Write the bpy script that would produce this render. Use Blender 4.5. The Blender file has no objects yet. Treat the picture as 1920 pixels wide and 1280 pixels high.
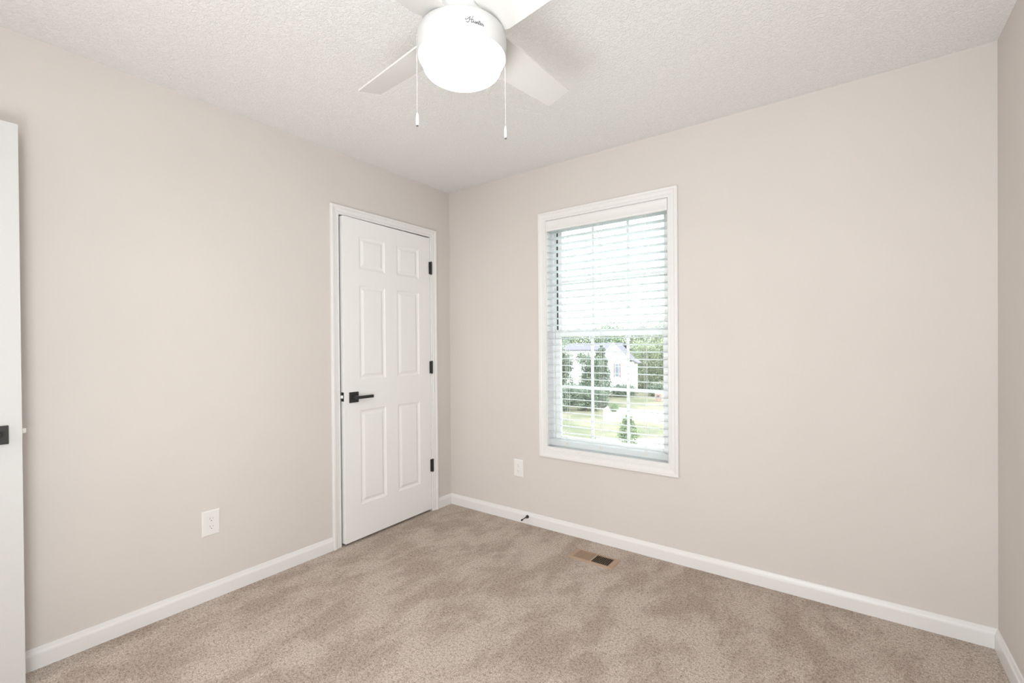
import bpy, bmesh, math, random
from mathutils import Vector, Matrix
random.seed(7)
PI = math.pi
scn = bpy.context.scene
COL = scn.collection

# ---------------------------------------------------------------- camera
CAM = Vector((2.5536, -2.6516, 1.2332))
yaw, pitch, roll, FPX, CX, CY = 0.63334, -0.006024, -0.007697, 867.05, 960.11, 654.31
fwd = Vector((-math.sin(yaw)*math.cos(pitch), math.cos(yaw)*math.cos(pitch), math.sin(pitch)))
rt0 = Vector((math.cos(yaw), math.sin(yaw), 0)); up0 = rt0.cross(fwd)
rt = rt0*math.cos(roll) + up0*math.sin(roll); up = -rt0*math.sin(roll) + up0*math.cos(roll)
cd = bpy.data.cameras.new('camera'); cam = bpy.data.objects.new('camera', cd); COL.objects.link(cam)
cam.matrix_world = Matrix(((rt.x, up.x, -fwd.x, CAM.x), (rt.y, up.y, -fwd.y, CAM.y), (rt.z, up.z, -fwd.z, CAM.z), (0, 0, 0, 1)))
cd.sensor_fit = 'HORIZONTAL'; cd.sensor_width = 36; cd.lens = FPX*36/1920
cd.shift_x = (960-CX)/1920; cd.shift_y = (CY-640)/1920
cd.clip_start = .02; cd.clip_end = 1000
scn.camera = cam

# ---------------------------------------------------------------- view, world, lights
vs = scn.view_settings
vs.view_transform = 'Standard'; vs.look = 'None'; vs.exposure = 0.17; vs.gamma = 1; vs.use_curve_mapping = False
w = bpy.data.worlds.new('overcast_sky'); scn.world = w; w.use_nodes = True
bg = w.node_tree.nodes['Background']; bg.inputs[0].default_value = (.93, .97, 1, 1); bg.inputs[1].default_value = 7.5
GLOBE = 9.0

def area(name, loc, rot, sx, sy, power, col=(1, 1, 1)):
    l = bpy.data.lights.new(name, 'AREA'); l.shape = 'RECTANGLE'; l.size = sx; l.size_y = sy; l.energy = power; l.color = col
    o = bpy.data.objects.new(name, l); COL.objects.link(o); o.location = loc; o.rotation_euler = rot
    return o
def aim(o, tgt):
    o.rotation_euler = (Vector(tgt)-o.location).to_track_quat('-Z', 'Y').to_euler()
# fill lamp added in the unseen hallway, bounced off its wall through the doorway
aim(area('hall_fill', (.55, -4.3, 1.9), (0, 0, 0), 1.0, .9, 95, (.93, .98, 1)), (.2, -5.3, 1.7))
# unseen fill lights added behind the camera, imitating bounced flash: two thrown at the ceiling, one at the room
aim(area('ceiling_fill', (2.2, -2.9, 1.5), (0, 0, 0), .5, .4, 3, (.95, .985, 1)), (2.1, -2.6, 2.44))
aim(area('ceiling_fill', (2.15, -3.0, .7), (0, 0, 0), 1.0, .6, 28, (.95, .985, 1)), (1.45, -.2, 2.3))
aim(area('room_fill', (2.8, -3.0, 1.9), (0, 0, 0), .4, .6, 14, (.95, .985, 1)), (.9, 0, 1.0))

# ---------------------------------------------------------------- materials
def mat(name, col, rough=.5, spec=.5, metal=0, emit=None, es=0):
    m = bpy.data.materials.new(name); m.use_nodes = True
    b = m.node_tree.nodes['Principled BSDF']
    b.inputs['Base Color'].default_value = (*col, 1); b.inputs['Roughness'].default_value = rough
    b.inputs['Specular IOR Level'].default_value = spec; b.inputs['Metallic'].default_value = metal
    if emit: b.inputs['Emission Color'].default_value = (*emit, 1); b.inputs['Emission Strength'].default_value = es
    return m
def N(m, t, **k):
    n = m.node_tree.nodes.new(t)
    for a, v in k.items():
        if a in n.inputs: n.inputs[a].default_value = v
        else: setattr(n, a, v)
    return n
def L(m, a, b): m.node_tree.links.new(a, b)
def bsdf(m): return m.node_tree.nodes['Principled BSDF']
def coords(m, scale=(1, 1, 1), rot=(0, 0, 0)):
    t = N(m, 'ShaderNodeTexCoord'); mp = N(m, 'ShaderNodeMapping')
    mp.inputs['Scale'].default_value = scale; mp.inputs['Rotation'].default_value = rot
    L(m, t.outputs['Object'], mp.inputs['Vector']); return mp.outputs['Vector']
def noise(m, vec, scale, detail=4, rough=.5, dist=0):
    n = N(m, 'ShaderNodeTexNoise'); n.inputs['Scale'].default_value = scale; n.inputs['Detail'].default_value = detail
    n.inputs['Roughness'].default_value = rough; n.inputs['Distortion'].default_value = dist
    L(m, vec, n.inputs['Vector']); return n.outputs['Fac']
def ramp(m, fac, stops):
    r = N(m, 'ShaderNodeValToRGB'); e = r.color_ramp.elements
    while len(e) < len(stops): e.new(.5)
    for i, (p, c) in enumerate(stops): e[i].position = p; e[i].color = (*c, 1)
    L(m, fac, r.inputs['Fac']); return r.outputs['Color']
def bump(m, h, strength, dist):
    b = N(m, 'ShaderNodeBump'); b.inputs['Strength'].default_value = strength; b.inputs['Distance'].default_value = dist
    L(m, h, b.inputs['Height']); L(m, b.outputs['Normal'], bsdf(m).inputs['Normal'])

M = {}
WALL = (.705, .658, .622)
m = M['wall'] = mat('greige_wall_paint', WALL, .75, .25)
v = coords(m); c = ramp(m, noise(m, v, 2.2, 3), [(.35, tuple(a*.985 for a in WALL)), (.65, tuple(a*1.01 for a in WALL))])
L(m, c, bsdf(m).inputs['Base Color']); bump(m, noise(m, v, 260, 3), .10, .001)
m = M['ceiling'] = mat('textured_ceiling_paint', (.90, .895, .885), .85, .2)
v = coords(m, (1, 1.0, 1))
n1 = noise(m, v, 92, 3, .5, 1.1)
r1 = ramp(m, n1, [(.40, (0, 0, 0)), (.50, (.75, .75, .75)), (.60, (1, 1, 1))])
bump(m, r1, .6, .003)
m = M['trim'] = mat('white_semigloss_trim', (.83, .82, .81), .32, .5)
m = M['door'] = mat('white_door_paint', (.90, .895, .885), .38, .45)
v = coords(m, (60, 60, 2.2)); bump(m, noise(m, v, 3.5, 4, .6, .8), .12, .0008)
m = M['entry'] = mat('dimmed_white_door_paint', (.66, .657, .65), .38, .45)  # same white as the closet door, darkened against excess light on the leaf
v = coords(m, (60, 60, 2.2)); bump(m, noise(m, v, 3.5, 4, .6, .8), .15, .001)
m = M['vinyl'] = mat('white_window_vinyl', (.92, .93, .93), .35, .5)
m = M['slat'] = mat('white_blind_slat', (.92, .93, .93), .45, .4)
nt = m.node_tree; tl = nt.nodes.new('ShaderNodeBsdfTranslucent'); tl.inputs[0].default_value = (.9, .94, .95, 1); ms = nt.nodes.new('ShaderNodeMixShader'); ms.inputs[0].default_value = .62
nt.links.new(bsdf(m).outputs[0], ms.inputs[1]); nt.links.new(tl.outputs[0], ms.inputs[2]); nt.links.new(ms.outputs[0], nt.nodes['Material Output'].inputs[0])
m = M['cord'] = mat('white_blind_cord', (.85, .86, .86), .7)
m = M['black'] = mat('matte_black_metal', (.030, .029, .028), .42, .4)
v = coords(m); L(m, ramp(m, noise(m, v, 60, 3), [(.3, (.30, .30, .30)), (.7, (.5, .5, .5))]), bsdf(m).inputs['Roughness'])
m = M['rubber'] = mat('black_rubber', (.012, .012, .012), .7)
m = M['steel'] = mat('satin_nickel', (.62, .60, .57), .28, .5, 1)
m = M['plastic'] = mat('white_outlet_plastic', (.84, .83, .81), .3, .5)
m = M['dark'] = mat('dark_slot', (.02, .02, .02), .6)
m = M['fan'] = mat('white_fan_enamel', (.62, .62, .617), .35, .5)
m = M['blade'] = mat('white_fan_blade', (.71, .70, .68), .45, .4)
m = M['logo'] = mat('grey_metal_logo_shade', (.16, .16, .17), .4, .5, .3)  # on the badge, grey stands in for shadow lines of the raised letters
m = M['globe'] = mat('glowing_opal_glass', (.9, .9, .88), .3, .5, 0, (1, .97, .93), GLOBE)
m = M['tan'] = mat('tan_painted_register', (.42, .29, .20), .4, .5)
m = M['duct'] = mat('dark_duct_interior', (.03, .025, .02), .8)
m = M['strip'] = mat('dark_weatherstrip', (.07, .09, .09), .7)
# carpet
m = M['carpet'] = mat('beige_carpet_pile', (.4, .33, .27), 1, .05)
v = coords(m)
va = coords(m, (1.0, .55, 1), (0, 0, math.radians(-33)))
big = noise(m, va, 5.0, 9, .70, .2)
patch = ramp(m, big, [(.43, (0, 0, 0)), (.495, (.5, .5, .5)), (.56, (1, 1, 1))])
fine = noise(m, v, 215, 4, .85)
tuft = noise(m, v, 88, 3, .75)
cA = N(m, 'ShaderNodeMix', data_type='RGBA'); L(m, patch, cA.inputs[0])
cA.inputs[6].default_value = (.52, .43, .366, 1); cA.inputs[7].default_value = (.665, .572, .502, 1)
cB = N(m, 'ShaderNodeMix', data_type='RGBA', blend_type='MULTIPLY'); cB.inputs[0].default_value = 1
sp = ramp(m, fine, [(.33, (.26, .23, .21)), (.46, (.84, .83, .82)), (.54, (1, 1, 1)), (.66, (1.45, 1.45, 1.45))])
L(m, cA.outputs[2], cB.inputs[6]); L(m, sp, cB.inputs[7])
cC = N(m, 'ShaderNodeMix', data_type='RGBA', blend_type='MULTIPLY'); cC.inputs[0].default_value = 1
s2 = ramp(m, tuft, [(.34, (.62, .60, .58)), (.50, (1, 1, 1)), (.66, (1.12, 1.12, 1.12))])
L(m, cB.outputs[2], cC.inputs[6]); L(m, s2, cC.inputs[7])
L(m, cC.outputs[2], bsdf(m).inputs['Base Color'])
bump(m, fine, .6, .005)
# glass
m = bpy.data.materials.new('clear_window_glass'); m.use_nodes = True; M['glass'] = m
nt = m.node_tree; nt.nodes.clear()
o_ = nt.nodes.new('ShaderNodeOutputMaterial'); mx = nt.nodes.new('ShaderNodeMixShader'); tr = nt.nodes.new('ShaderNodeBsdfTransparent')
gl = nt.nodes.new('ShaderNodeBsdfGlossy'); gl.inputs['Roughness'].default_value = .02; fr_ = nt.nodes.new('ShaderNodeFresnel'); fr_.inputs[0].default_value = 1.45
tr.inputs[0].default_value = (.95, .97, .96, 1)
nt.links.new(fr_.outputs[0], mx.inputs[0]); nt.links.new(tr.outputs[0], mx.inputs[1]); nt.links.new(gl.outputs[0], mx.inputs[2]); nt.links.new(mx.outputs[0], o_.inputs[0])
# outdoors
def leafm(name, a, b):
    m = mat(name, a, .8, .2); v = coords(m)
    L(m, ramp(m, noise(m, v, 2.5, 4), [(.35, a), (.65, b)]), bsdf(m).inputs['Base Color'])
    return m
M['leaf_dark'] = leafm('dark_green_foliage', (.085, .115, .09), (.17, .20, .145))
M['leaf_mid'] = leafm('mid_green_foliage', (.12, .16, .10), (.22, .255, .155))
M['leaf_far'] = leafm('haze_paled_foliage', (.20, .26, .20), (.28, .33, .26))  # distant haze put into the leaf colour by paling it
M['bark'] = mat('grey_brown_bark', (.14, .11, .09), .9)
m = M['grass'] = mat('dry_lawn', (.3, .3, .18), .95, .1)
v = coords(m); L(m, ramp(m, noise(m, v, .35, 6, .65), [(.38, (.085, .095, .06)), (.5, (.125, .12, .085)), (.62, (.15, .14, .105))]), bsdf(m).inputs['Base Color'])
m = M['asphalt'] = mat('pale_concrete_paving', (.50, .49, .47), .9)
m = M['siding'] = mat('white_siding', (.75, .75, .74), .7)
v = coords(m); wv = N(m, 'ShaderNodeTexWave', bands_direction='Z'); wv.inputs['Scale'].default_value = 1.6; L(m, v, wv.inputs['Vector']); bump(m, wv.outputs['Fac'], .3, .02)
m = M['shingle'] = mat('grey_roof_shingles', (.085, .08, .10), .9)
m = M['shutter'] = mat('dusty_red_shutter', (.20, .10, .10), .7)
m = M['winglass'] = mat('house_window_glass', (.16, .20, .24), .1)
m = M['brick'] = mat('red_brick', (.36, .20, .15), .9)
v = coords(m); bk = N(m, 'ShaderNodeTexBrick'); bk.inputs['Scale'].default_value = 6; bk.inputs['Color1'].default_value = (.26, .17, .14, 1); bk.inputs['Color2'].default_value = (.20, .13, .11, 1); bk.inputs['Mortar'].default_value = (.5, .46, .42, 1)
L(m, v, bk.inputs['Vector']); L(m, bk.outputs['Color'], bsdf(m).inputs['Base Color'])

# ---------------------------------------------------------------- helpers
class MB:
    def __init__(s): s.bm = bmesh.new()
    def quad(s, *p):
        return s.bm.faces.new([s.bm.verts.new(q) for q in p])
    def box(s, a, b, bev=0):
        bm = bmesh.new(); bmesh.ops.create_cube(bm, size=1)
        for v in bm.verts: v.co = Vector([(a[i]+b[i])/2 + v.co[i]*abs(b[i]-a[i]) for i in range(3)])
        if bev: bmesh.ops.bevel(bm, geom=bm.edges[:], offset=bev, segments=2, affect='EDGES', profile=.7)
        s.join(bm); return s
    def join(s, bm, mx=None):
        if mx is not None: bm.transform(mx)
        me = bpy.data.meshes.new('t'); bm.to_mesh(me); bm.free(); s.bm.from_mesh(me); bpy.data.meshes.remove(me)
    def prism(s, pts, f):
        # closed profile (list of 2D), f(p2, end) -> 3D ; end in 0, 1
        A = [s.bm.verts.new(f(p, 0)) for p in pts]; B = [s.bm.verts.new(f(p, 1)) for p in pts]; n = len(pts)
        for i in range(n): s.bm.faces.new((A[i], A[(i+1) % n], B[(i+1) % n], B[i]))
        s.bm.faces.new(A[::-1]); s.bm.faces.new(B); return s
    def lathe(s, prof, c=(0, 0, 0), n=48, axis='Z', cap=True):
        rings = []
        for r, z in prof:
            ring = []
            for k in range(n):
                a = 2*PI*k/n; x, y = r*math.cos(a), r*math.sin(a)
                p = {'Z': (x, y, z), 'Y': (x, z, y), 'X': (z, x, y)}[axis]
                ring.append(s.bm.verts.new((c[0]+p[0], c[1]+p[1], c[2]+p[2])))
            rings.append(ring)
        for a, b in zip(rings, rings[1:]):
            for k in range(n): s.bm.faces.new((a[k], a[(k+1) % n], b[(k+1) % n], b[k]))
        if cap: s.bm.faces.new(rings[0][::-1]); s.bm.faces.new(rings[-1])
        return s
    def tube(s, pts, r, n=8):
        pts = [Vector(p) for p in pts]; rings = []
        for i, p in enumerate(pts):
            t = (pts[min(i+1, len(pts)-1)]-pts[max(i-1, 0)]).normalized()
            q = Vector((0, 0, 1)) if abs(t.z) < .9 else Vector((1, 0, 0))
            a = t.cross(q).normalized(); b = t.cross(a)
            rings.append([s.bm.verts.new(p+a*r*math.cos(2*PI*k/n)+b*r*math.sin(2*PI*k/n)) for k in range(n)])
        for a, b in zip(rings, rings[1:]):
            for k in range(n): s.bm.faces.new((a[k], a[(k+1) % n], b[(k+1) % n], b[k]))
        s.bm.faces.new(rings[0][::-1]); s.bm.faces.new(rings[-1]); return s
    def build(s, name, m, parent=None, smooth=False, loc=None, bev=0, label=None):
        bmesh.ops.recalc_face_normals(s.bm, faces=s.bm.faces[:])
        me = bpy.data.meshes.new(name); s.bm.to_mesh(me); s.bm.free()
        me.materials.append(m)
        o = bpy.data.objects.new(name, me); COL.objects.link(o)
        if parent: o.parent = parent
        if loc: o.location = loc
        if smooth:
            for p in me.polygons: p.use_smooth = True
            me.set_sharp_from_angle(angle=math.radians(40))
        if bev:
            b = o.modifiers.new('bevel', 'BEVEL'); b.width = bev; b.segments = 2; b.limit_method = 'ANGLE'
        if label: o['label'] = label
        return o
def thing(name, label, cat, loc=(0, 0, 0), rz=0, group=None):
    o = bpy.data.objects.new(name, None); COL.objects.link(o); o.location = loc; o.rotation_euler = (0, 0, rz); o.empty_display_size = .1
    o['label'] = label; o['category'] = cat
    if group: o['group'] = group
    return o
def tag(o, label, cat, group=None, kind=None):
    o['label'] = label; o['category'] = cat
    if group: o['group'] = group
    if kind: o['kind'] = kind
    return o
def struct(o, label, cat): o['kind'] = 'structure'; o['label'] = label; o['category'] = cat; return o
def dup(root, loc, rz=0, label=None):
    r = root.copy(); COL.objects.link(r); r.location = loc; r.rotation_euler = (0, 0, rz)
    if label: r['label'] = label
    for ch in list(root.children):
        c = ch.copy(); COL.objects.link(c); c.parent = r
        for g in ch.children:
            d = g.copy(); COL.objects.link(d); d.parent = c
    return r

# ---------------------------------------------------------------- room shell
W, H, BACK, T = 3.0273, 2.44, -3.17, .14
DY0, DY1, DZ = -.981, -.207, 2.060          # closet opening
WX0, WX1, WZ0, WZ1 = .897, 1.713, .543, 2.072   # window opening
EX0, EX1 = .085, .885                       # doorway in the near wall
struct(MB().box((-.02, BACK-2.2, -.05), (W+.02, .02, 0)).build('floor', M['carpet']), 'beige plush carpet floor with vacuum marks', 'floor')
struct(MB().box((-.05, BACK-2.2, H), (W+.05, .05, H+.1)).build('ceiling', M['ceiling']), 'white ceiling with stippled plaster texture', 'ceiling')
b = MB(); b.box((-T, BACK, 0), (0, DY0-.02, H)); b.box((-T, DY1+.02, 0), (0, 0, H)); b.box((-T, DY0-.02, DZ+.02), (0, DY1+.02, H))
struct(b.build('wall_left', M['wall']), 'greige wall holding the closet door', 'wall')
b = MB(); b.box((-T, 0, 0), (WX0-.002, T, H)); b.box((WX1+.002, 0, 0), (W+T, T, H)); b.box((WX0-.002, 0, 0), (WX1+.002, T, WZ0-.002)); b.box((WX0-.002, 0, WZ1+.002), (WX1+.002, T, H))
struct(b.build('wall_far', M['wall']), 'greige wall holding the window', 'wall')
struct(MB().box((W, BACK, 0), (W+T, 0, H)).build('wall_right', M['wall']), 'greige wall at the right edge, in shade', 'wall')
b = MB(); b.box((-T, BACK-T, 0), (EX0, BACK, H)); b.box((EX1, BACK-T, 0), (W+T, BACK, H)); b.box((EX0, BACK-T, 2.08), (EX1, BACK, H))
struct(b.build('wall_near', M['wall']), 'greige wall behind the viewer with the doorway', 'wall')
b = MB(); b.box((-.6, BACK-2.2, 0), (-.5, BACK-T, H)); b.box((W, BACK-2.2, 0), (W+.1, BACK-T, H)); b.box((-.6, BACK-2.3, 0), (W+.1, BACK-2.2, H)); b.box((-.6, BACK-T-.01, 0), (-T, BACK-T, H))
b.box((-.6, BACK-2.2, -.05), (-.02, BACK-T, 0)); b.box((-.6, BACK-2.2, H), (-.05, BACK-T, H+.1))
struct(b.build('wall_hall', M['wall']), 'greige hallway walls beyond the doorway', 'wall')
# closet behind the closed door
b = MB(); b.box((-.75, -1.5, 0), (-.70, .05, H)); b.box((-.75, -1.55, 0), (-T, -1.5, H)); b.box((-.75, 0, 0), (-T, .05, H)); b.box((-.75, -1.5, -.05), (-.02, 0, 0)); b.box((-.75, -1.5, H), (-.05, 0, H+.1))
struct(b.build('wall_closet', M['wall']), 'closet walls behind the door', 'wall')

BASE = [(0, 0), (.013, 0), (.013, .054), (.0118, .060), (.0085, .0655), (.0065, .072), (.005, .078), (.002, .080), (0, .080)]
b = MB()
b.prism(BASE, lambda p, e: (p[0], (BACK, -1.036)[e], p[1]))
b.prism(BASE, lambda p, e: (p[0], (-.152, -p[0])[e], p[1]))
struct(b.build('baseboard_left', M['trim']), 'white baseboard along the closet wall', 'baseboard')
struct(MB().prism(BASE, lambda p, e: ((p[0], W-p[0])[e], -p[0], p[1])).build('baseboard_far', M['trim']), 'white baseboard under the window', 'baseboard')
struct(MB().prism(BASE, lambda p, e: (W-p[0], (BACK, -p[0])[e], p[1])).build('baseboard_right', M['trim']), 'white baseboard along the right wall', 'baseboard')

CAS = [(0, 0), (0, .007), (.003, .0095), (.011, .0095), (.0125, .0075), (.0155, .0075), (.018, .0105), (.034, .0120), (.039, .0150), (.0405, .0175), (.0525, .0180), (.056, .0160), (.057, .012), (.057, 0)]
def casing(u0, u1, z0, z1, f, closed=True, prof=CAS, ext=0):
    """mitred moulding around a rectangle; f(u, z, h) -> 3D; h = height off the wall"""
    b = MB(); n = len(prof)
    if closed: corners = [(u0, z0, -1, -1), (u1, z0, 1, -1), (u1, z1, 1, 1), (u0, z1, -1, 1)]
    else: corners = [(u0, z0, -1, 0), (u0, z1, -1, 1), (u1, z1, 1, 1), (u1, z0, 1, 0)]
    rings = [[b.bm.verts.new(f(u+su*p[0], z+sz*p[0], p[1])) for p in prof] for u, z, su, sz in corners]
    for i in range(len(rings) if closed else len(rings)-1):
        A, B = rings[i], rings[(i+1) % len(rings)]
        for k in range(n-1): b.bm.faces.new((A[k], A[k+1], B[k+1], B[k]))
        b.bm.faces.new((A[-1], A[0], B[0], B[-1]))
    if not closed: b.bm.faces.new(rings[0]); b.bm.faces.new(rings[-1][::-1])
    return b

# ---------------------------------------------------------------- doors
def door_slab(width, height, th=.035, both=True):
    """six-panel moulded slab: u along +X from the hinge, face at y=0 looking to -y ... mapped by caller"""
    s = width*.1545; pw = width*.2763; mul = width-2*s-2*pw
    us = [0, s, s+pw, s+pw+mul, width-s, width]
    k = (height)/2.03
    zs = [0, .215*k, .818*k, 1.013*k, 1.612*k, 1.715*k, 1.925*k, height]
    b = MB()
    prof = [(0, 0), (.004, .0035), (.010, .0055), (.013, .0075), (.019, .0075), (.034, .0010), (.036, .0005)]
    for side in (0, 1):
        def P(u, z, d, side=side): return (u, -d if side == 0 else -th+d, z)
        for i in range(5):
            for j in range(7):
                u0, u1, z0, z1 = us[i], us[i+1], zs[j], zs[j+1]
                if i in (1, 3) and j in (1, 3, 5):
                    prev = None
                    for off, d in prof:
                        ring = [b.bm.verts.new(P(x, z, d)) for x, z in ((u0+off, z0+off), (u1-off, z0+off), (u1-off, z1-off), (u0+off, z1-off))]
                        if prev:
                            for q in range(4): b.bm.faces.new((prev[q], prev[(q+1) % 4], ring[(q+1) % 4], ring[q]))
                        prev = ring
                    b.bm.faces.new(prev)
                else:
                    b.quad(P(u0, z0, 0), P(u1, z0, 0), P(u1, z1, 0), P(u0, z1, 0))
    # edges of the slab
    for i in range(5):
        for z in (0, height): b.quad((us[i], 0, z), (us[i+1], 0, z), (us[i+1], -th, z), (us[i], -th, z))
    for j in range(7):
        for u in (0, width): b.quad((u, 0, zs[j]), (u, 0, zs[j+1]), (u, -th, zs[j+1]), (u, -th, zs[j]))
    bmesh.ops.remove_doubles(b.bm, verts=b.bm.verts[:], dist=1e-5)
    return b
def lever(parent, u, z, width):
    """black square rose and lever on the +y face of a slab; lever runs back towards the hinge"""
    r = MB().box((u-.033, 0, z-.033), (u+.033, .008, z+.033), .0015).build('handle_rose', M['black'], parent)
    b = MB(); b.lathe([(.013, .006), (.013, .030), (.011, .040)], (u, 0, z), 24, 'Y')
    b.box((u-.118, .038, z-.0095), (u+.012, .050, z+.0095), .002)
    b.build('handle_lever', M['black'], parent, True)
def latch(parent, width, z, th=.035, metal='black'):
    pl = MB().box((width-.0005, -th/2-.0125, z-.028), (width+.0012, -th/2+.0125, z+.028)).build('latch_plate', M['black' if metal == 'black' else 'steel'], parent)
    b = MB(); b.prism([(0, -.006), (.011, -.006), (.004, .007), (0, .007)], lambda p, e: (width+p[0], -th/2+p[1], z+(-.009, .009)[e]))
    b.build('latch_bolt', M['steel' if metal != 'black' else 'trim'], pl)
def hinge(name, x, y, z, m, parent, h=.09):
    b = MB(); b.lathe([(.0065, 0), (.0065, h)], (x, y, z), 16)
    b.lathe([(.0045, -.004), (.0045, h+.004)], (x, y, z), 12)
    b.box((x-.012, y-.001, z), (x-.002, y+.012, z+h)); b.box((x-.012, y-.016, z), (x-.0025, y-.001, z+h))
    return b.build(name, m, parent, True)

# closet door in the left wall: door_1
d1 = bpy.data.objects.new('door_1', None); COL.objects.link(d1); struct(d1, 'white six-panel closet door in the left wall near the corner', 'door')
f = lambda u, z, h: (h, u, z)
casing(-.979, -.209, 0, 2.056, f, False).build('door_casing', M['trim'], d1)
b = MB()
b.box((-T, DY0-.02, 0), (0, DY0+.002, DZ+.004)); b.box((-T, DY1-.002, 0), (0, DY1+.02, DZ+.004)); b.box((-T, DY0-.02, DZ-.002), (0, DY1+.02, DZ+.02))
b.box((-.080, DY0, 0), (-.055, DY0+.009, DZ)); b.box((-.075, DY1-.010, 0), (-.040, DY1, DZ)); b.box((-.075, DY0, DZ-.012), (-.040, DY1, DZ))
b.build('door_jamb', M['trim'], d1)
pv = bpy.data.objects.new('door_leaf', None)
# slab local: x from hinge to latch, face normal +y ; world: x_local -> -Y (slightly +X), +y_local -> +X
SW, SH = .7555, 2.032
ang = math.asin(.028/SW)
s1 = door_slab(SW, SH).build('door_slab', M['door'], d1)
s1.location = (.002, -.2115, .016); s1.rotation_euler = (0, 0, -PI/2+ang)
lever(s1, SW-.067, .905, SW); latch(s1, SW, .912)
for z in (.299, 1.036, 1.779): hinge('hinge', .0125, -.2085, z, M['black'], d1)

# entry door folded back against the left wall: door_2
d2 = bpy.data.objects.new('door_2', None); COL.objects.link(d2); struct(d2, 'white entry door swung open at the left edge', 'door')
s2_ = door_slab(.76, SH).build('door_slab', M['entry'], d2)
hx, hy = .096, -3.113
a2 = math.atan2(-2.354-hy, .123-hx)
s2_.location = (hx, hy, .018); s2_.rotation_euler = (0, 0, a2)
# this slab's +y face looks to -X (the wall); the room-side face is at y=-th, so shift it
off = Vector((math.cos(a2-PI/2), math.sin(a2-PI/2), 0))*(-.035)
s2_.location = Vector((hx, hy, .018))+off
th2 = .035
for side in (0,):
    MB().box((.76-.067-.033, -th2-.008, .914-.033), (.76-.067+.033, -th2, .914+.033), .0015).build('handle_rose', M['black'], s2_)
    b = MB(); b.lathe([(.011, -.040), (.013, -.030), (.013, -.006)], (.693, -th2, .914), 24, 'Y'); b.box((.575, -th2-.050, .9045), (.705, -th2-.038, .9235), .002)
    b.build('handle_lever', M['black'], s2_, True)
latch(s2_, .76, .921, metal='steel')
b = MB(); b.box((EX0-.0, BACK-T, 0), (EX0+.012, BACK, 2.08)); b.box((EX1-.012, BACK-T, 0), (EX1, BACK, 2.08)); b.box((EX0, BACK-T, 2.062), (EX1, BACK, 2.08))
b.build('door_jamb', M['trim'], d2)
casing(EX0+.012, EX1-.012, 0, 2.062, lambda u, z, h: (u, BACK+h, z), False).build('door_casing', M['trim'], d2, True)
for z in (.299, 1.036, 1.779): hinge('hinge', .088, -3.135, z, M['black'], d2)

# ---------------------------------------------------------------- window
w1 = bpy.data.objects.new('window_1', None); COL.objects.link(w1); struct(w1, 'white double-hung window with grilles in the far wall', 'window')
casing(WX0, WX1, WZ0, WZ1, lambda u, z, h: (u, -h, z)).build('window_casing', M['trim'], w1)
def ring(x0, x1, z0, z1, y0, y1, t, tb=None, tt=None):
    tb = tb or t; tt = tt or t; b = MB()
    b.box((x0, y0, z0), (x0+t, y1, z1)); b.box((x1-t, y0, z0), (x1, y1, z1)); b.box((x0+t, y0, z0), (x1-t, y1, z0+tb)); b.box((x0+t, y0, z1-tt), (x1-t, y1, z1))
    return b
ring(WX0-.0015, WX1+.0015, WZ0-.0015, WZ1+.0015, .0, .075, .006).build('window_jamb', M['trim'], w1)
MB().box((WX0, -.004, WZ0-.001), (WX1, .075, .5585), .001).build('window_stool', M['trim'], w1)
b = ring(WX0, WX1, WZ0, WZ1, .075, .135, .016, .03, .03)
b.box((WX0+.016, .098, WZ0+.03), (WX0+.021, .102, WZ1-.03)); b.box((WX1-.021, .098, WZ0+.03), (WX1-.016, .102, WZ1-.03))
b.build('window_frame', M['vinyl'], w1, bev=.0015)
b = MB(); b.box((.9145, .107, 1.342), (.9262, .111, 2.04)); b.box((1.6858, .107, 1.342), (1.6955, .111, 2.04))
b.build('weatherstrip', M['strip'], w1)
def sash(name, x0, x1, z0, z1, y0, y1, stile, bot, top, gx, gz, lbl):
    s = ring(x0, x1, z0, z1, y0, y1, stile, bot, top).build(name, M['vinyl'], w1, bev=.003, label=lbl)
    ym = (y0+y1)/2
    b = MB()
    for g in gx: b.box((g-.0085, ym-.006, z0+bot), (g+.0085, ym+.006, z1-top))
    for g in gz: b.box((x0+stile, ym-.0055, g-.0085), (x1-stile, ym+.0055, g+.0085))
    b.build('muntin_grille', M['vinyl'], s, bev=.003)
    MB().box((x0+stile, ym-.0015, z0+bot), (x1-stile, ym+.0015, z1-top)).build('window_pane', M['glass'], s)
    return s
sash('upper_sash', .9265, 1.6855, 1.300, 2.045, .104, .128, .031, .036, .03, (1.187, 1.428), (1.672,), 'white upper window sash')
lo = sash('lower_sash', .920, 1.692, .574, 1.340, .078, .102, .036, .048, .046, (1.190, 1.434), (.955,), 'white lower window sash')
for x in (1.09, 1.53):
    b = MB(); b.box((x-.022, .080, 1.340), (x+.022, .100, 1.346), .0015); b.box((x-.006, .074, 1.345), (x+.020, .086, 1.353), .002)
    b.build('sash_lock', M['vinyl'], lo)

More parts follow.
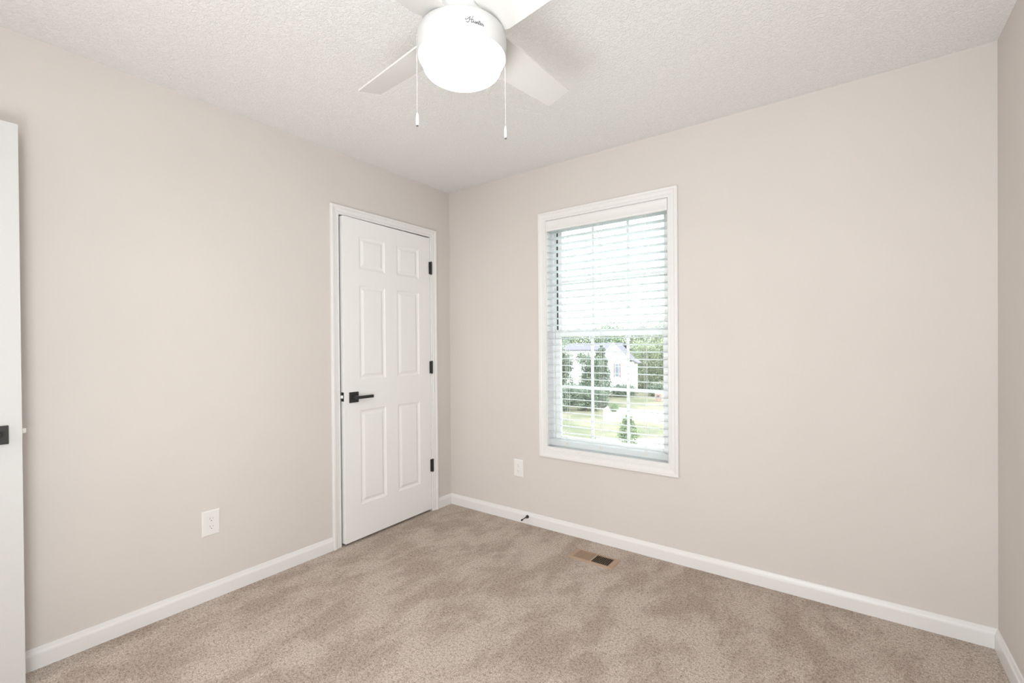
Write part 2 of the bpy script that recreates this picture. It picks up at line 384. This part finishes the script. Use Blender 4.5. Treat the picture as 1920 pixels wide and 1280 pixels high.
# ---------------------------------------------------------------- blind
bl = thing('window_blind', 'white horizontal slat blind lowered over the window', 'blind', ((WX0+WX1)/2, .03, 2.07))
bx0, bx1 = -.404, .404
def bz(z): return z-2.07
yb = -.03
b = MB(); b.box((bx0, .002+yb+.004, bz(2.022)), (bx1, .055+yb, bz(2.066))); b.build('headrail', M['slat'], bl)
pv_ = [(0, bz(2.001)), (-.008, bz(2.001)), (-.0105, bz(2.006)), (-.0105, bz(2.012)), (-.008, bz(2.016)), (-.008, bz(2.054)), (-.0105, bz(2.058)), (-.0105, bz(2.064)), (-.008, bz(2.069)), (0, bz(2.069))]
MB().prism(pv_, lambda p, e: ((bx0-.002, bx1+.002)[e], p[0]+yb+.002, p[1])).build('valance', M['trim'], bl, True)
for s in (-1, 1):
    xx = (bx1+.0015)*s
    MB().box((xx-.012*s, yb-.0095, bz(2.001)), (xx, yb-.0088+.002, bz(2.069)), .0008).build('valance_clip', M['trim'], bl)
b = MB(); NS = 31
for k in range(NS):
    z = bz(.658+.0447*k); n = 6
    top = []; 
    for i in range(n+1):
        t = i/n; y = yb+.004+.050*t; top.append((y, z+.0022*(1-(2*t-1)**2)-.0045*(2*t-1)*.5))
    poly = top+[(y, q-.0026) for y, q in reversed(top)]
    b.prism(poly, lambda p, e: ((bx0, bx1)[e], p[0], p[1]))
b.build('slats', M['slat'], bl, True)
b = MB(); b.prism([(yb+.006, bz(.570)), (yb+.052, bz(.570)), (yb+.056, bz(.576)), (yb+.053, bz(.606)), (yb+.005, bz(.606)), (yb+.001, bz(.576))], lambda p, e: ((bx0+.003, bx1-.003)[e], p[0], p[1]))
b.build('bottom_rail', M['slat'], bl, bev=.002)
for s in (-1, 1):
    xx = (bx1-.003)*s; MB().box((xx-.006*s, yb+.0, bz(.5685)), (xx+.0015*s, yb+.057, bz(.6075)), .002).build('rail_end_cap', M['slat'], bl)
for x in (1.045, 1.292, 1.575):
    x -= (WX0+WX1)/2
    b = MB(); zt, zb_ = bz(2.03), bz(.605)
    b.tube([(x-.006, yb+.0018, zt), (x-.006, yb+.0018, zb_)], .0008, 6); b.tube([(x-.006, yb+.0565, zt), (x-.006, yb+.0565, zb_)], .0008, 6)
    for k in range(NS):
        z = bz(.658+.0447*k)-.003; b.tube([(x-.006, yb+.0018, z), (x-.006, yb+.0565, z)], .0005, 4)
    b.build('ladder_cord', M['cord'], bl)
    MB().tube([(x+.006, yb+.0018, zt), (x+.006, yb+.0018, zb_)], .0009, 6).build('lift_cord', M['cord'], bl)
    MB().box((x-.009, yb-.001, bz(.586)), (x+.009, yb+.003, bz(.600)), .001).build('cord_clip', M['plastic'], bl)

# ---------------------------------------------------------------- electrical outlets (local: face looks to -Y)
def outlet(label, loc, rz):
    t = thing('electrical_outlet', label, 'outlet', loc, rz, None)
    b = MB(); w_, h_ = .040, .062
    prev = None
    for ins, d in ((0, 0), (0, .002), (.004, .0058), (.006, .0062)):
        r = [b.bm.verts.new((x, -d, z)) for x, z in ((-w_+ins, -h_+ins), (w_-ins, -h_+ins), (w_-ins, h_-ins), (-w_+ins, h_-ins))]
        if prev:
            for q in range(4): b.bm.faces.new((prev[q], prev[(q+1) % 4], r[(q+1) % 4], r[q]))
        prev = r
    b.bm.faces.new(prev)
    b.build('cover_plate', M['plastic'], t)
    for cz in (.0195, -.0195):
        rc = MB(); pts = []
        for k in range(32):
            a = 2*PI*k/32; x = .0172*math.cos(a); z = .0172*math.sin(a); pts.append((x, max(-.0143, min(.0143, z))))
        rc.prism(pts, lambda p, e: (p[0], (-.0058, -.0078)[e], cz+p[1])); o = rc.build('receptacle', M['plastic'], t)
        sl = MB(); sl.box((-.0069, -.0081, cz-.0005), (-.0057, -.0070, cz+.0078)); sl.box((.0057, -.0081, cz+.0008), (.0068, -.0070, cz+.0070))
        sl.lathe([(.0021, -.0081), (.0021, -.0070)], (0, 0, cz-.0075), 12, 'Y'); sl.build('socket_slots', M['dark'], o, label='dark socket slots')
    MB().lathe([(.0026, -.0072), (.0026, -.0060)], (0, 0, 0), 12, 'Y').build('cover_screw', M['plastic'], t)
    return t
outlet('white duplex outlet on the left wall, left of the closet door', (0, -1.699, .3745), PI/2)
outlet('white duplex outlet on the far wall, between closet corner and window', (.6585, 0, .3745), 0)

# ---------------------------------------------------------------- floor register
rg = thing('floor_register', 'tan metal floor vent set in the carpet below the window', 'vent', (1.3455, -.224, 0))
b = ring(-.1435, .1435, 0, 1, 0, 1, .03)
b.bm.free(); b = MB()
x0, x1, y0, y1 = -.1435, .1435, -.0645, .0645
gx0, gx1, gy0, gy1 = -.110, .110, -.047, .047
z0, z1 = .0005, .006
def slope_ring(b):
    A = [b.bm.verts.new(p) for p in ((x0, y0, z0), (x1, y0, z0), (x1, y1, z0), (x0, y1, z0))]
    B = [b.bm.verts.new(p) for p in ((x0+.006, y0+.006, z1), (x1-.006, y0+.006, z1), (x1-.006, y1-.006, z1), (x0+.006, y1-.006, z1))]
    Cc = [b.bm.verts.new(p) for p in ((gx0, gy0, z1), (gx1, gy0, z1), (gx1, gy1, z1), (gx0, gy1, z1))]
    D = [b.bm.verts.new(p) for p in ((gx0, gy0, z0), (gx1, gy0, z0), (gx1, gy1, z0), (gx0, gy1, z0))]
    for P, Q in ((A, B), (B, Cc), (Cc, D)):
        for q in range(4): b.bm.faces.new((P[q], P[(q+1) % 4], Q[(q+1) % 4], Q[q]))
slope_ring(b); b.box((-.006, gy0, .002), (.006, gy1, z1))
b.build('register_frame', M['tan'], rg)
b = MB(); b.box((gx0, gy0, .0002), (gx1, gy1, .0009)); b.build('duct_opening', M['duct'], rg, label='dark duct opening')
for side in (-1, 1):
    b = MB()
    for k in range(9):
        xc = side*(.0155+.0112*k)
        if side < 0: b.prism([(-.0026, .0012), (-.0020, .0012), (.0030, .0056), (.0022, .0056)], lambda p, e: (xc-p[0], (gy0, gy1)[e], p[1]))
        else: b.prism([(-.0014, .0012), (-.0006, .0012), (.0012, .0056), (.0004, .0056)], lambda p, e: (xc+p[0], (gy0, gy1)[e], p[1]))
    b.build('louvers', M['tan'], rg)

# ---------------------------------------------------------------- door stop on the baseboard
ds = thing('door_stop', 'black rod door stop screwed to the baseboard left of the window', 'door stop', (.7385, -.013, .052))
MB().lathe([(.0115, 0), (.0115, -.004), (.009, -.010), (.005, -.020), (.0036, -.030)], (0, 0, 0), 24, 'Y').build('base_flange', M['black'], ds, True)
b = MB(); b.tube([(0, -.026, -.000), (0, -.062, -.0025)], .0034, 12); b.build('stop_rod', M['black'], ds, True)
MB().lathe([(.0042, -.060), (.0056, -.063), (.0056, -.073), (.004, -.076)], (0, 0, -.003), 20, 'Y').build('rubber_tip', M['rubber'], ds, True)

# ---------------------------------------------------------------- ceiling fan
FX, FY = 1.6556, -1.6592
fan = thing('ceiling_fan', 'white four-blade ceiling fan with a glowing opal light', 'ceiling fan', (FX, FY, H))
zz = lambda z: z-H
MB().lathe([(.075, zz(2.4395)), (.085, zz(2.41)), (.095, zz(2.37)), (.112, zz(2.34)), (.116, zz(2.32)), (.116, zz(2.19)), (.112, zz(2.165)), (.100, zz(2.160))], n=72).build('motor_housing', M['fan'], fan, True)
MB().lathe([(.100, zz(2.160)), (.104, zz(2.158)), (.104, zz(2.124)), (.100, zz(2.122))], n=72).build('rotor_hub', M['fan'], fan, True)
lh = MB().lathe([(.100, zz(2.1245)), (.122, zz(2.124)), (.1265, zz(2.118)), (.1275, zz(2.10)), (.1265, zz(2.062)), (.1245, zz(2.057)), (.119, zz(2.057))], n=96).build('light_housing', M['fan'], fan, True)
gp = [(.119, zz(2.0575)), (.1208, zz(2.054)), (.1195, zz(2.050)), (.1148, zz(2.046)), (.1127, zz(2.0435)), (.1105, zz(2.031))]
for i in range(1, 25):
    a = i/24*PI/2; gp.append((max(.1105*max(math.cos(a), 0)**.72, .0006), zz(2.031-.0285*math.sin(a))))
MB().lathe(gp, n=96).build('glass_shade', M['globe'], fan, True)
bang, bw, bw0, bp, R1, zb = 3.0599, .0859, .124, -.2707, .478, 2.1379
for k in range(4):
    A = bang+k*PI/2; b = MB(); r0 = .100; cs = []
    NN = 14
    ss = [r0+(R1-r0)*i/NN for i in range(NN+1)]
    rows = []
    for s in ss:
        wd = (bw0+(bw-bw0)*(s-.15)/.4)/2
        # rounded corners at the root and tip
        e = min(s-r0, .02); wd2 = wd-(.012*(1-math.sqrt(max(0, 1-(1-e/.02)**2))) if e < .02 else 0)
        row = []
        for t in (-1, -.5, 0, .5, 1):
            hw = wd2*t
            for dz in (-.003, .003):
                nx, nz = 0, dz
                x = s+(0)*t; y = hw*math.cos(bp); z = hw*math.sin(bp)+dz
                row.append((x*math.cos(A)-y*math.sin(A), x*math.sin(A)+y*math.cos(A), zz(zb)+z))
        rows.append([b.bm.verts.new(p) for p in row])
    for a_, c_ in zip(rows, rows[1:]):
        for i in range(4):
            b.bm.faces.new((a_[2*i], a_[2*i+2], c_[2*i+2], c_[2*i])); b.bm.faces.new((a_[2*i+1], c_[2*i+1], c_[2*i+3], a_[2*i+3]))
        b.bm.faces.new((a_[0], c_[0], c_[1], a_[1])); b.bm.faces.new((a_[8], a_[9], c_[9], c_[8]))
    for r_ in (rows[0], rows[-1]):
        for i in range(4): b.bm.faces.new((r_[2*i], r_[2*i+1], r_[2*i+3], r_[2*i+2]))
    b.build('fan_blade', M['blade'], fan)
# pull chains: beads plus a bell-shaped pull
def chain(px, py, ztop, zend, plen=.034):
    x, y = px-FX, py-FY; b = MB(); z = ztop
    ux, uy = x/math.hypot(x, y), y/math.hypot(x, y)
    b.tube([(x-ux*.012, y-uy*.012, zz(ztop)+.004), (x, y, zz(ztop)+.003), (x, y, zz(ztop)-.002)], .0022, 10)
    while z > zend+plen:
        bm = bmesh.new(); bmesh.ops.create_icosphere(bm, subdivisions=1, radius=.00095); b.join(bm, Matrix.Translation((x, y, zz(z)))); z -= .0029
    b.tube([(x, y, zz(ztop)), (x, y, zz(zend+plen-.004))], .0003, 5)
    c = b.build('pull_chain', M['fan'], fan)
    MB().lathe([(.0012, zz(zend+plen+.003)), (.0028, zz(zend+plen)), (.0042, zz(zend+plen-.008)), (.0046, zz(zend+.012)), (.0040, zz(zend+.002))], (x, y, 0), 16).build('pull_knob', M['fan'], c, True)
    MB().lathe([(.0030, zz(zend+.0025)), (.0030, zz(zend-.0008))], (x, y, 0), 14).build('knob_ferrule', M['logo'], c)
chain(1.5683, -1.753, 2.108, 1.856)
chain(1.7295, -1.5532, 2.066, 1.848)
# raised script badge on the light housing
def arc(cx, cz, rx, rz, a0, a1, n=8): return [(cx+rx*math.cos(math.radians(a0+(a1-a0)*i/n)), cz+rz*math.sin(math.radians(a0+(a1-a0)*i/n))) for i in range(n+1)]
strokes = [
    [(.10, .78), (.02, .55), (.10, .42), (.55, .62), (1.15, 1.05), (1.45, 1.35), (1.42, 1.18), (1.25, .70), (1.05, .15), (.80, -.08), (.45, -.05), (.25, .15)],
    [(2.35, 1.45), (2.20, 1.50), (2.0, 1.20), (1.80, .65), (1.68, .20), (1.78, .0), (2.0, .08)],
    [(1.0, .62), (1.5, .70), (2.05, .66), (2.35, .80)],
    [(2.0, .08), (2.25, .35), (2.40, .58), (2.36, .25), (2.46, .02), (2.66, .10), (2.86, .45), (2.92, .55), (2.86, .22), (2.92, .02), (3.05, .05)],
    [(3.05, .05), (3.18, .38), (3.24, .55), (3.22, .10), (3.28, .02), (3.38, .32), (3.52, .52), (3.62, .45), (3.60, .15), (3.68, .0), (3.82, .08)],
    [(3.82, .08), (4.0, .5), (4.12, 1.05), (4.05, .60), (3.98, .15), (4.08, .0), (4.22, .06)],
    [(3.80, .62), (4.10, .66), (4.38, .72)],
    [(4.22, .06), (4.42, .20), (4.60, .38), (4.58, .52), (4.46, .50), (4.38, .28), (4.45, .04), (4.65, .0), (4.85, .18)],
    [(4.85, .18), (4.98, .50), (5.02, .42), (5.16, .46), (5.18, .30), (5.14, .10), (5.24, .0), (5.45, .14)],
]
def smooth(pts, it=2):
    for _ in range(it):
        q = [pts[0]]
        for a, c_ in zip(pts, pts[1:]): q += [(a[0]*.75+c_[0]*.25, a[1]*.75+c_[1]*.25), (a[0]*.25+c_[0]*.75, a[1]*.25+c_[1]*.75)]
        q.append(pts[-1]); pts = q
    return pts
b = MB(); u0 = math.radians(-44.0); su = math.radians(23.0)/5.5; sz = .0115
for st in strokes:
    P = []
    for x, z in smooth(st):
        a = u0+x*su; r_ = .1277; P.append((r_*math.cos(a), r_*math.sin(a), zz(2.0775)+z*sz-.0002*x))
    b.tube(P, .00075, 6)
b.build('script_badge', M['logo'], fan, label='raised cursive badge in shadow-line grey')

# ---------------------------------------------------------------- outdoors
G = -3.45
b = MB(); b.quad((-160, 3, G), (60, 3, G), (60, 240, G), (-160, 240, G)); b.box((-160, 3, G-.2), (60, 240, G-.01))
struct(b.build('ground', M['grass']), 'dry tan lawn outside the window', 'lawn')
def slab(pts, name, m, t=.03):
    b = MB(); b.prism(pts, lambda p, e: (p[0], p[1], G+(.0, t)[e])); return b.build(name, m)
struct(slab([(-9.82, 23.65), (-12.08, 28.47), (-12.81, 30.89), (-11.33, 30.0), (-10.18, 29.71), (-7.55, 30.12), (3, 31.5), (3, 24.5), (-5.87, 24.66), (-8.37, 25.1), (-8.9, 24.26)], 'street', M['asphalt']), 'pale paved street beyond the lawn', 'street')
struct(slab([(-6.83, 16.38), (-7.84, 18.62), (-4.59, 20.5), (-1, 21.5), (0, 17.8), (-3.5, 16.95)], 'walkway', M['asphalt'], .04), 'pale paved walkway nearest the window', 'walkway')

def leafball(b, c, r, n, ls, sq=(1, 1, 1)):
    for _ in range(n):
        d = Vector((random.gauss(0, 1), random.gauss(0, 1), random.gauss(0, 1))).normalized()*r*(random.random()**.35)*(1+random.uniform(-.12, .12))
        p = Vector(c)+Vector((d.x*sq[0], d.y*sq[1], d.z*sq[2]))
        a = Vector((random.gauss(0, 1), random.gauss(0, 1), random.gauss(0, .6))).normalized()*ls*random.uniform(.6, 1.2)
        q = a.cross(Vector((random.gauss(0, 1), random.gauss(0, 1), random.gauss(0, 1)))).normalized()*ls*random.uniform(.5, 1)
        b.quad(p-a, p+q*.7, p+a, p-q*.7)
LD = 2.4
def tree(label, x, y, h, wd, m, kind='round', group=None, name='broadleaf_tree', cat='tree', n=1500, trunk=.25):
    t = thing(name, label, cat, (x, y, G), random.uniform(0, 6), group)
    b = MB()
    if kind == 'cone':
        for i in range(14):
            f = i/13; leafball(b, (random.uniform(-.05, .05)*wd, random.uniform(-.05, .05)*wd, h*(.06+.92*f)), wd/2*(1-f)**.7*random.uniform(.85, 1.15)+.05*wd, int(n*LD)//14, wd*.032, (1, 1, .6))
    elif kind == 'shrub':
        leafball(b, (0, 0, h*.5), wd/2, int(n*LD), wd*.03, (1, 1, h/wd))
    else:
        for i in range(18):
            a = random.uniform(0, 2*PI); r = wd*.3*random.random()**.5; zc = wd*.12+(h-wd*.3)*(i+random.random())/18
            leafball(b, (r*math.cos(a), r*math.sin(a), zc), wd*random.uniform(.18, .28), int(n*LD)//18, wd*.027, (1, 1, .9))
    b.build('foliage', m, t)
    b = MB(); hh = h*(.5 if kind != 'shrub' else .25)
    b.tube([(0, 0, 0), (.02*wd, 0, hh*.5), (0, .02*wd, hh)], wd*.03+.015, 8); b.build('trunk' if kind != 'shrub' else 'stem', M['bark'], t)
    return t
gF = 'trees on the far hillside'
protoF = tree('green tree paled for haze in the distant tree line against the sky', -65.6, 150, 14, 12, M['leaf_far'], group=gF, n=2600)
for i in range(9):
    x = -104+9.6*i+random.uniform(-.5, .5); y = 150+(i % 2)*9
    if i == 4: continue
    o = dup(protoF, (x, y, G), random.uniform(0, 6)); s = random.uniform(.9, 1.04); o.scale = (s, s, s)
gM = 'mid green trees behind the white house'
protoM = tree('mid green leafy tree in the row behind the white house', -31, 62, 7.6, 5.4, M['leaf_mid'], group=gM, n=2600)
for i, (x, y, s) in enumerate(((-37.5, 62, 1), (-24.5, 62, 1.0), (-18.2, 60, .95), (-12, 61, 1.02), (-44, 64, 1.05), (-51, 68, 1.1), (-5.5, 62, 1))):
    o = dup(protoM, (x, y, G), i*1.3); o.scale = (s, s, s)
gR = 'mid green bushy trees right of the white house'
pr_ = tree('mid green bushy tree filling the gap right of the white house', -17.3, 48.0, 5.3, 3.4, M['leaf_mid'], group=gR, n=3000)
for i, (x, y, s) in enumerate(((-15.1, 45.4, .98), (-11.6, 45.2, .95), (-13.4, 48.6, 1.05), (-9.9, 48.2, 1.0))):
    o = dup(pr_, (x, y, G), i*2.1+1); o.scale = (s, s, s)
tree('low dark green thicket beside the street, nearest the mailbox', -11.9, 39.9, 1.25, 2.8, M['leaf_dark'], n=2000)
tree('low dark thicket right of the narrow evergreen, in front of the house', -14.4, 38.0, 1.15, 2.6, M['leaf_dark'], n=2000)
tree('narrow dark evergreen tree hiding the left corner of the house', -16.1, 36.6, 4.75, 2.4, M['leaf_dark'], 'cone', name='evergreen_tree', n=4200)
gL = 'dark trees along the left of the lawn, in front of the grey roof'
pl_ = tree('dark dense tree left of the lawn, in front of the grey roof', -18.4, 33.4, 4.6, 3.1, M['leaf_dark'], group=gL, n=3600)
for i, (x, y, s) in enumerate(((-21.2, 34.8, 1.06), (-24.4, 35.4, 1.0), (-14.9, 32.0, .93), (-20.0, 31.6, .9), (-22.6, 31.4, .9))):
    o = dup(pl_, (x, y, G), i*1.7); o.scale = (s, s, s)
gT = 'low dark thickets at the left edge of the lawn'
pt_ = tree('low dark thicket at the left edge of the lawn, below the dark trees', -14.9, 26.6, 2.0, 2.3, M['leaf_dark'], group=gT, n=2600)
for i, (x, y, s) in enumerate(((-13.0, 27.6, .85), (-17.5, 27.0, 1.0), (-15.2, 29.4, .9), (-13.0, 29.9, .7), (-17.6, 24.2, .95))):
    o = dup(pt_, (x, y, G), i*1.7+.6); o.scale = (s, s, s)
tree('small rounded green bush at the edge of the street', -11.0, 27.9, .60, .74, M['leaf_mid'], 'shrub', name='round_bush', cat='bush', n=2600)
tree('cone shaped green bush standing on the near lawn', -6.02, 18.3, 1.38, 1.25, M['leaf_mid'], 'cone', name='cone_bush', cat='bush', n=2600)

# white house with a gabled front
hs = thing('house', 'white gabled house with dusty red shutters beyond the street', 'house', (-16.7, 40.8, G))
def hz(z): return z-G
b = MB(); gw0, gw1 = -1.32, 1.38
b.prism([(gw0, 0), (gw1, 0), (gw1, hz(.02)), (0.0, hz(1.40)), (gw0, hz(.02))], lambda p, e: (p[0], (0, 1.6)[e], p[1]))
b.box((-6.5, 1.2, 0), (-.2, 4.6, hz(.72))); b.box((gw1-.01, .5, 0), (1.9, 1.5, hz(-.42)))
b.build('house_walls', M['siding'], hs)
b = MB(); t_ = .10
for s, xe, ze in ((-1, gw0-.14, hz(-.10)), (1, gw1+.14, hz(-.10))):
    b.prism([(0, hz(1.42)), (xe, ze), (xe, ze+t_), (0, hz(1.42)+t_)], lambda p, e: (p[0], (-.12, 1.7)[e], p[1]))
b.prism([(1.0, hz(.72)), (2.9, hz(1.45)), (2.9, hz(1.52)), (1.0, hz(.80))], lambda p, e: ((-6.7, -.1)[e], p[0], p[1]))
b.prism([(2.9, hz(1.45)), (4.8, hz(.72)), (4.8, hz(.80)), (2.9, hz(1.52))], lambda p, e: ((-6.7, -.1)[e], p[0], p[1]))
b.prism([(gw1, hz(-.02)), (2.35, hz(-.56)), (2.35, hz(-.48)), (gw1, hz(.08))], lambda p, e: (p[0], (.4, 1.6)[e], p[1]))
b.build('house_roof', M['shingle'], hs)
b = MB()
for xe in (gw0-.14, gw1+.14):
    b.prism([(0, hz(1.40)), (xe, hz(-.12)), (xe, hz(.02)), (0, hz(1.54))], lambda p, e: (p[0], (-.16, -.11)[e], p[1]))
b.build('gable_trim', M['trim'], hs)
wf = ring(.12, .60, hz(-1.93), hz(-.56), -.05, .02, .05).build('house_window', M['trim'], hs)
b = MB(); b.box((.17, -.02, hz(-1.88)), (.55, -.01, hz(-.61))); b.build('window_pane', M['winglass'], wf)
for xs in (.0, .60): MB().box((xs, -.05, hz(-1.93)), (xs+.12, -.005, hz(-.56))).build('window_shutter', M['shutter'], hs)
MB().lathe([(.16, -.03), (.16, 0)], (0, 0, hz(.80)), 20, 'Y').build('gable_vent', M['trim'], hs)
# brick mailbox pillar
mb = thing('mailbox', 'low brick mailbox pillar beside the street', 'mailbox', (-10.5, 36.0, G))
MB().box((-.28, -.28, 0), (.28, .28, .62), .01).build('brick_pillar', M['brick'], mb)
b = MB(); b.prism([(-.30, .62), (.30, .62), (0, .82)], lambda p, e: (p[0], (-.30, .30)[e], p[1])); b.build('pillar_cap', M['asphalt'], mb)
MB().box((-.10, -.32, .34), (.10, -.27, .50), .01).build('mailbox_door', M['shingle'], mb)
